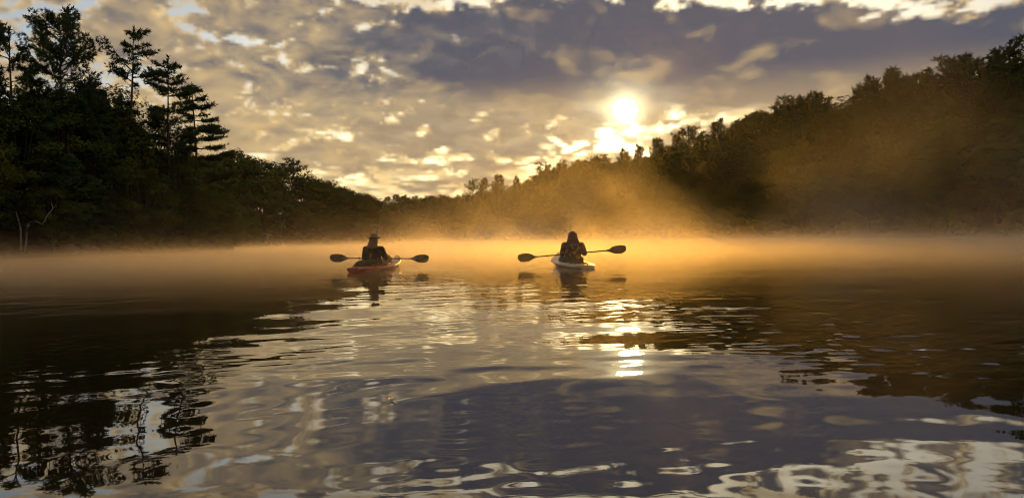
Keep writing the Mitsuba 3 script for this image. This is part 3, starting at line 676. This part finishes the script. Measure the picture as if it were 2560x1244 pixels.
def paddler(fr, key, top_mat, leg_mat, hair_mat, pc, pax, hat, knees, head_turn=0.0, wide=1.0, slump=0.0):
    """A seated woman seen from behind, both hands closed round the paddle shaft. Body in one piece; clothes and hair over it."""
    P = lambda *a: np.array(a, float)
    pel, bel, chest, neck = P(0, -0.04, 0.13), P(0, -0.075, 0.28), P(0, -0.06 - slump, 0.43), P(0, -0.01 - slump, 0.565)
    head = P(0, 0.035 - slump, 0.685)
    skin, top, legs = [], [], []
    torso = [(pel, (0.165, 0.12, 0.10)), (bel, (0.135, 0.10, 0.10)), (chest, (0.165, 0.11, 0.12)), (P(0, -0.03 - slump, 0.505), (0.135, 0.075, 0.055))]
    for k, (a, b) in enumerate(zip(torso[:-1], torso[1:])):
        skin.append(m3.Manifold.batch_hull([ball(a[0], a[1], 20), ball(b[0], b[1], 20)]))
        top.append(m3.Manifold.batch_hull([ball(a[0], np.array(a[1]) + (0.045, 0.018, 0.016), 20), ball(b[0], np.array(b[1]) + ((0.045, 0.018, 0.016) if k == 0 else (0.022, 0.016, 0.016)), 20)]))
    skin += limb([P(0, -0.02 - slump, 0.50), neck, head - [0, 0.02, 0.03]], [0.062, 0.05, 0.05], 16)
    top += limb([P(0, -0.03 - slump, 0.515), P(0, -0.02 - slump, 0.545)], [0.075, 0.062], 16)
    # head with face, turned a little
    ct, st_ = math.cos(math.radians(head_turn)), math.sin(math.radians(head_turn))
    H = lambda x, y, z: head + P(x * ct + y * st_, -x * st_ + y * ct, z)
    skin += [m3.Manifold.batch_hull([ball(H(0, -0.02, 0.03), (0.073, 0.088, 0.082), 20), ball(H(0, 0.035, -0.035), (0.055, 0.052, 0.06), 16), ball(H(0, 0.058, -0.078), (0.028, 0.024, 0.022), 10)])]
    skin += [m3.Manifold.batch_hull([ball(H(0, 0.082, 0.012), 0.009, 8), ball(H(0, 0.104, -0.022), 0.012, 8), ball(H(0, 0.078, -0.030), 0.016, 8)])]
    for s in (-1, 1): skin.append(ball(H(s * 0.075, -0.005, -0.005), (0.012, 0.022, 0.032), 10))
    eyes, lips = [], m3.Manifold.batch_hull([ball(H(-0.018, 0.080, -0.058), 0.006, 8), ball(H(0.018, 0.080, -0.058), 0.006, 8), ball(H(0, 0.087, -0.057), 0.008, 8)])
    for s in (-1, 1):
        sh = P(s * 0.165 * wide, -0.03 - slump, 0.485)
        grip = pc + pax * s * 0.24
        wr = grip + P(-s * 0.008, -0.075, 0.030)
        mid = (sh + wr) / 2
        el = mid + P(s * 0.040, -0.080, -0.105)
        skin += limb([sh, el, wr], [0.046, 0.037, 0.026], 14)
        cuff = el + (wr - el) * 0.93
        top += limb([sh, (sh + el) / 2, el, cuff], [0.074, 0.072, 0.064, 0.046], 14)
        top.append(m3.Manifold.batch_hull([ball(sh, 0.066, 14), ball(P(s * 0.06, -0.05 - slump, 0.49), 0.07, 14)]))
        # hand: palm over the shaft, four fingers round it, thumb from the side of the palm
        u = pax * s; bk = P(0, -1, 0); upv = np.cross(pax, P(0, 1, 0)); upv = upv if upv[2] > 0 else -upv
        ring = lambda ang, r: grip + r * (math.sin(ang) * upv - math.cos(ang) * bk * -1)
        palm_a = grip + bk * 0.052 + upv * 0.020
        palm_b = grip + bk * 0.012 + upv * 0.030
        skin.append(m3.Manifold.batch_hull([ball(palm_a + u * q, 0.013, 8) for q in (-0.026, 0.026)] + [ball(palm_b + u * q, 0.012, 8) for q in (-0.034, 0.034)]))
        skin += limb([wr, palm_a], [0.024, 0.020], 10)
        for q, L in ((-0.033, 0.9), (-0.011, 1.05), (0.011, 1.0), (0.033, 0.8)):
            angs = [2.0, 1.15, 0.25, -0.75, -1.5 - 0.5 * (L - 0.8)]
            pts = [grip + u * q + 0.026 * (math.sin(a) * upv + math.cos(a) * P(0, 1, 0)) for a in angs]
            skin += limb(pts, [0.0105, 0.0100, 0.0092, 0.0086, 0.0078], 8)
        th = [palm_a - u * 0.028, grip - u * 0.046 + bk * 0.030 - upv * 0.002, grip - u * 0.036 + bk * 0.016 - upv * 0.022, grip - u * 0.024 + P(0, 1, 0) * 0.004 - upv * 0.029]
        skin += limb(th, [0.013, 0.0115, 0.0105, 0.009], 8)
        hip, kn, an = P(s * 0.09, 0.04, 0.10), P(s * (0.17 if knees else 0.15), 0.44, 0.27 if knees else 0.17), P(s * 0.12, 0.86, 0.07)
        skin += limb([hip, kn, an], [0.075, 0.052, 0.036], 14)
        skin += limb([an, P(s * 0.13, 0.90, 0.03), P(s * 0.15, 0.93, 0.13)], [0.034, 0.032, 0.026], 10)
        legs += limb([hip + [0, -0.02, 0], kn, kn + (an - kn) * 0.86], [0.092, 0.066, 0.052], 14)
        eyes.append(ball(H(s * 0.031, 0.066, 0.014), 0.0115, 10))
    legs.append(m3.Manifold.batch_hull([ball(P(-0.07, -0.04, 0.11), 0.105, 14), ball(P(0.07, -0.04, 0.11), 0.105, 14)]))
    fr.put(key + '__body', flesh(skin, 0.012, 6), 'skin', smooth=True)
    fr.put(key + '__top', flesh(top, 0.022, 10), top_mat, smooth=True)
    fr.put(key + '__trousers', flesh(legs, 0.025, 8), leg_mat, smooth=True)
    for e in eyes: fr.put(key + '__eye', e, 'eye_dark', smooth=True)
    fr.put(key + '__mouth', lips, 'skin', smooth=True)
    # hair: cap over the skull and long locks that fall over the back
    rng = np.random.default_rng(abs(hash(key)) % 1000 if False else len(key))
    hair = [m3.Manifold.batch_hull([ball(H(0, -0.030, 0.034), (0.086, 0.090, 0.088), 18), ball(H(0, -0.055, -0.03), (0.080, 0.055, 0.07), 14)])]
    n = 19
    for i in range(n):
        a = -1.28 + 2.56 * i / (n - 1) + rng.normal(0, 0.04)
        x0, y0 = 0.078 * math.sin(a), -0.03 - 0.085 * math.cos(a)
        fall = 0.34 - 0.10 * abs(a) ** 1.5 + rng.uniform(-0.05, 0.03) + (0.03 if not hat else 0)
        flare = 1.0 + (0.62 if hat else 0.85) * rng.uniform(0.75, 1.15)
        pts = [H(x0 * 0.9, y0 * 0.8, 0.05), H(x0 * 1.12, y0 * 1.1 + 0.005, -0.04), H(x0 * (0.4 + 0.6 * flare), y0 - 0.055, -0.04 - fall * 0.45), H(x0 * (0.1 + 0.85 * flare) + rng.normal(0, 0.012), y0 - 0.085 + 0.02 * abs(a), -0.04 - fall * 0.8), H(x0 * 0.85 * flare + rng.normal(0, 0.02), y0 - 0.075 + 0.02 * abs(a), -0.05 - fall * 1.05)]
        hair += limb(pts, [0.030, 0.033, 0.034, 0.027, 0.008], 8)
    fr.put(key + '__hair', flesh(hair, 0.016, 4), hair_mat, smooth=True)
    if hat:
        prof = np.array([(0.0, 0.128), (0.035, 0.130), (0.062, 0.122), (0.074, 0.100), (0.080, 0.060), (0.087, 0.022), (0.090, 0.012), (0.125, 0.004), (0.145, 0.010), (0.146, 0.016), (0.125, 0.011), (0.086, 0.018)])
        crown = trimesh.creation.revolve(np.column_stack([prof[:, 0], prof[:, 1]]), sections=36)
        v = np.array(crown.vertices)
        pinch = 0.020 * np.exp(-(v[:, 0] / 0.028) ** 2) * (v[:, 2] > 0.09)
        v[:, 2] -= pinch; v[:, 1] *= 1.16
        c, s = math.cos(-0.10), math.sin(-0.10)
        v = np.column_stack([v[:, 0], c * v[:, 1] - s * v[:, 2], s * v[:, 1] + c * v[:, 2]])
        v[:, :2] *= 1.06
        fr.put(key + '__hat', (v + H(0, -0.022, 0.048), crown.faces), 'straw', smooth=50)
        band = trimesh.creation.revolve(np.array([(0.0875, 0.020), (0.0905, 0.020), (0.0855, 0.050), (0.082, 0.050), (0.0875, 0.020)]), sections=36)
        v = np.array(band.vertices); v[:, 1] *= 1.16
        v = np.column_stack([v[:, 0], c * v[:, 1] - s * v[:, 2], s * v[:, 1] + c * v[:, 2]])
        fr.put(key + '__hat__band', (v + H(0, -0.022, 0.052), band.faces), 'black_cloth', smooth=50)

# red kayak, left
F1 = Frame(-3.20, 18.0, 9.5, 0.5, 1.3)
dz = kayak(F1, 'red_kayak', 'red_plastic', 1.38, 1.80, 0.68, 0.095, 'black_plastic', (-0.42, 0.78, 0.24))
tag('red_kayak', 'red kayak on the left, stern towards the viewer and bow to the right', 'kayak')
PC1 = np.array([-0.02, 0.40, 0.245])
ax1 = paddle(F1, 'kayak_paddle', PC1, 2.36, -1.2, 'blade_grey', 'shaft_metal', yaw=8.0)
tag('kayak_paddle', 'dark double paddle held level by the woman in the hat', 'paddle')
paddler(F1, 'person', 'black_cloth', 'pale_cloth', 'blond_hair', PC1, ax1, True, True, head_turn=8.0, wide=1.14, slump=0.03)
tag('person', 'woman with hat and long blond hair in a black jacket, sitting in the red kayak', 'person')
bag = m3.Manifold.batch_hull([ball((x, y, z), r, 10) for x, y, z, r in ((-0.20, -0.55, 0.19, 0.045), (0.10, -0.52, 0.20, 0.055), (-0.17, -0.80, 0.165, 0.03), (0.06, -0.78, 0.17, 0.04), (-0.04, -0.58, 0.23, 0.05))])
F1.put('deck_bag', flesh([bag], 0.03, 6), 'black_cloth', smooth=True)
tag('deck_bag', 'dark bundle lying on the red stern deck behind the seated woman', 'bag')

# white kayak, right
F2 = Frame(1.36, 17.5, -7.5, 1.0, 2.0)
kayak(F2, 'white_kayak', 'white_plastic', 1.40, 1.70, 0.78, 0.085, 'black_plastic', (-0.42, 0.78, 0.25), flare=0.5)
tag('white_kayak', 'white kayak on the right seen from straight behind', 'kayak')
PC2 = np.array([0.07, 0.40, 0.27])
ax2 = paddle(F2, 'kayak_paddle_001', PC2, 2.52, 5.0, 'blade_brown', 'shaft_dark', yaw=-6.0)
tag('kayak_paddle_001', 'brownish double paddle with its right blade raised, held over the white kayak', 'paddle')
paddler(F2, 'person_001', 'print_cloth', 'jeans', 'brown_hair', PC2, ax2, False, False, head_turn=0.0, wide=1.18)
tag('person_001', 'woman with long brown hair in a patterned top, sitting in the white kayak', 'person')
pouch = m3.Manifold.batch_hull([ball((x, -0.325, z), 0.032, 10) for x, z in ((0.03, 0.22), (0.07, 0.22), (0.04, 0.245), (0.06, 0.245))])
F2.put('pouch', flesh([pouch], 0.02, 4), 'orange_cloth', smooth=True)
tag('pouch', 'small orange pouch behind the back of the woman in the white kayak', 'pouch')

# ------------------------------------------------------------------ things on the shore and on the water
def snag():
    key = 'dead_tree'
    b = at(52, 612, 55); g0 = gz(b[0], 55)
    sc = 55 / FPX
    def pts(l): return [np.array([b[0] + (x - 52) * sc, 55 + dy, g0 - 0.2 + (612 - y) * sc]) for x, y, dy in l]
    scene[key + '__trunk'] = ply(tube(pts([(52, 618, 0), (53, 580, 0), (51, 550, 0.1), (46, 537, 0.2), (40, 522, 0.3), (36, 505, 0.3)]), [0.085, 0.07, 0.062, 0.055, 0.04, 0.02], 7), 'pale_bark', smooth=True)
    add(key + '__stub', tube(pts([(47, 540, 0.1), (50, 532, 0), (52, 524, 0)]), [0.04, 0.03, 0.018], 6), 'pale_bark', True)
    add(key + '__trunk', tube(pts([(56, 618, 0.2), (61, 590, 0.2), (66, 562, 0.1), (70, 548, 0), (76, 541, 0), (78, 540, 0)]), [0.08, 0.07, 0.06, 0.05, 0.03, 0.015], 7), 'pale_bark', True)
    add(key + '__limb', tube(pts([(68, 552, 0), (72, 540, 0), (76, 534, 0), (92, 532, 0.1), (106, 540, 0.1), (113, 534, 0), (121, 518, 0), (131, 507, 0), (133, 499, 0.1), (128, 486, 0.2), (129, 478, 0.2)]), [0.05, 0.045, 0.04, 0.038, 0.036, 0.036, 0.034, 0.03, 0.025, 0.018, 0.01], 6), 'pale_bark', True)
    add(key + '__twig', tube(pts([(131, 507, 0), (137, 495, 0.2), (138, 486, 0.3)]), [0.02, 0.012, 0.006], 5), 'pale_bark', True)
    tag(key, 'pale dead forked tree with a crooked limb at the foot of the near left bank', 'tree')
snag()

rb = np.random.default_rng(4)
for i, (px, py, Y, r, label) in enumerate(((215, 585, 61, 0.85, 'large boulder on the near left bank right of the dead tree'), (175, 612, 60, 0.6, 'low boulder at the waterline beneath the large one'), (255, 610, 63, 0.55, 'small boulder at the waterline of the near left bank'))):
    p = at(px, py, Y)
    s = trimesh.creation.icosphere(4)
    v = np.array(s.vertices)
    v = v * (0.75 + 0.5 * meshkit.fbm(v * 1.3 + i * 7, 4, 5 + i))[:, None] * [1.25 * r, r, 0.8 * r]
    key = number('boulder')
    scene[key] = ply((v + [p[0], Y, max(gz(p[0], Y), 0.0) + 0.2 * r], s.faces), 'rock', smooth=40)
    tag(key, label, 'boulder')

def shelter():
    p = at(655, 611, 150); z0 = gz(p[0], 150)
    x, y = p[0], 150
    z0 = max(z0, 0.1)
    for sx in (-1.15, 1.15):
        for sy in (0, 2.2):
            add('boat_shelter__post', trimesh.creation.box([0.14, 0.14, 2.0], T_np(x + sx, y + sy, z0 + 0.9)), 'white_plastic')
    roof = trimesh.creation.extrude_polygon(Polygon([(-1.5, 0), (-1.5, 0.08), (0, 0.55), (1.5, 0.08), (1.5, 0), (0, 0.47)]), 2.8, engine='earcut')
    v = np.array(roof.vertices)[:, [0, 2, 1]] * [1, 1, 1]
    add('boat_shelter__roof', (v + [x, y - 0.3, z0 + 1.88], roof.faces[:, ::-1]), 'white_plastic')
    add('boat_shelter__side_panel', trimesh.creation.box([0.06, 2.0, 1.5], T_np(x - 1.25, y + 1.1, z0 + 0.85)), 'white_plastic')
    add('boat_shelter__floor', trimesh.creation.box([2.8, 3.2, 0.12], T_np(x, y + 1.0, z0 + 0.02)), 'bark')
    tag('boat_shelter', 'small pale open shelter at the waterline left of the red kayak', 'shelter')
def T_np(x, y, z):
    m = np.eye(4); m[:3, 3] = (x, y, z); return m
shelter()

def feather():
    p = at(970, 1003, 1.0); k = EYE[2] / (EYE[2] - p[2]); x, y = p[0] * k, k
    z = float(water(np.array([x]), np.array([y]))[0][0])
    n = 9
    t = np.linspace(0, 1, n)
    up_ = np.array([(0.030 * (a - 0.5), 0.010 * math.sin(math.pi * a) * 1.0, 0.004 + 0.012 * (a - 0.5) ** 2 * 4) for a in t])
    dn = up_ * [1, -1, 1]
    v = np.vstack([up_, dn]) + [x, y, z]
    f = [[i, i + 1, n + i + 1] for i in range(n - 1)] + [[i, n + i + 1, n + i] for i in range(n - 1)]
    scene['feather__vane'] = ply((np.vstack([v, v + [0, 0, 0.002]]), np.vstack([np.array(f), np.array(f)[:, ::-1] + len(v)])), 'white_plastic')
    scene['feather__shaft'] = ply(tube([(x - 0.020, y, z + 0.014), (x, y, z + 0.007), (x + 0.018, y, z + 0.013)], 0.0012, 5), 'white_plastic', smooth=True)
    tag('feather', 'tiny white feather floating on the open water in front of the red kayak', 'feather')
feather()

# ------------------------------------------------------------------ mist on the lake and haze in the air
nx, ny, nz = 130, 210, 60
bx0, bx1, by0, by1, bz0, bz1 = -75.0, 60.0, 6.0, 330.0, -0.6, 15.0
mx, my, mz = (np.linspace(a, b, n) for a, b, n in ((bx0, bx1, nx), (by0, by1, ny), (bz0, bz1, nz)))
MZ, MY, MX = np.meshgrid(mz, my, mx, indexing='ij')
def mist_noise(fx, fy, fz, octaves, seed): return meshkit.fbm(np.stack([MX * fx + 0.25 * MZ * fx, MY * fy, MZ * fz], -1), octaves, seed)
ramp = sstep(6, 27, np.hypot(MX, MY))
sunlit = np.exp(-((MX - 9) / 21) ** 2)          # the open water that the sun reaches steams most
low = 0.048 * np.exp(-np.maximum(MZ, 0) / 0.23) * (0.25 + 2.4 * np.clip(mist_noise(0.16, 0.10, 0.2, 4, 5) - 0.25, 0, 1))
plume = np.clip(mist_noise(0.15, 0.12, 0.11, 4, 15) - 0.53, 0, 1) * 0.19 * np.exp(-np.maximum(MZ, 0) / (0.6 + (0.8 + 5.2 * sunlit) * mist_noise(0.03, 0.03, 0, 2, 25)))
body = 0.0010 * np.exp(-np.maximum(MZ, 0) / 4.5) * sstep(70, 200, np.hypot(MX, MY)) * (0.3 + 0.9 * sunlit)
plume = plume * sstep(8, 60, np.hypot(MX, MY)) * (0.26 + 0.9 * sunlit)
dens = ((low + plume + body) * ramp * sstep(bz1, bz1 - 3, MZ)).astype(np.float32)
scene['haze_air'] = {'type': 'homogeneous', 'albedo': {'type': 'rgb', 'value': (0.95, 0.95, 0.95)}, 'sigma_t': {'type': 'rgb', 'value': (0.00011, 0.00011, 0.00011)}, 'phase': {'type': 'hg', 'g': 0.80}}
scene['mist_air'] = {'type': 'heterogeneous', 'albedo': {'type': 'rgb', 'value': (0.96, 0.96, 0.96)}, 'phase': {'type': 'hg', 'g': 0.75},
                     'sigma_t': {'type': 'gridvolume', 'grid': mi.VolumeGrid(dens[..., None]), 'to_world': T().translate([bx0, by0, bz0]).scale([bx1 - bx0, by1 - by0, bz1 - bz0])}}
hz0, hz1 = -3.5, max(TOPS) + 1.5
scene['haze'] = {'type': 'cube', 'to_world': T().translate([0, 250, (hz0 + hz1) / 2]).scale([2200, 2200, (hz1 - hz0) / 2]), 'bsdf': {'type': 'null'}, 'interior': {'type': 'ref', 'id': 'haze_air'}}
tag('haze', 'thin morning haze in the air over the lake', kind='stuff')
scene['mist'] = {'type': 'cube', 'to_world': T().translate([(bx0 + bx1) / 2, (by0 + by1) / 2, (bz0 + bz1) / 2]).scale([(bx1 - bx0) / 2, (by1 - by0) / 2, (bz1 - bz0) / 2]),
                 'bsdf': {'type': 'null'}, 'interior': {'type': 'ref', 'id': 'mist_air'}, 'exterior': {'type': 'ref', 'id': 'haze_air'}}
tag('mist', 'golden mist rising in wisps off the water', kind='stuff')
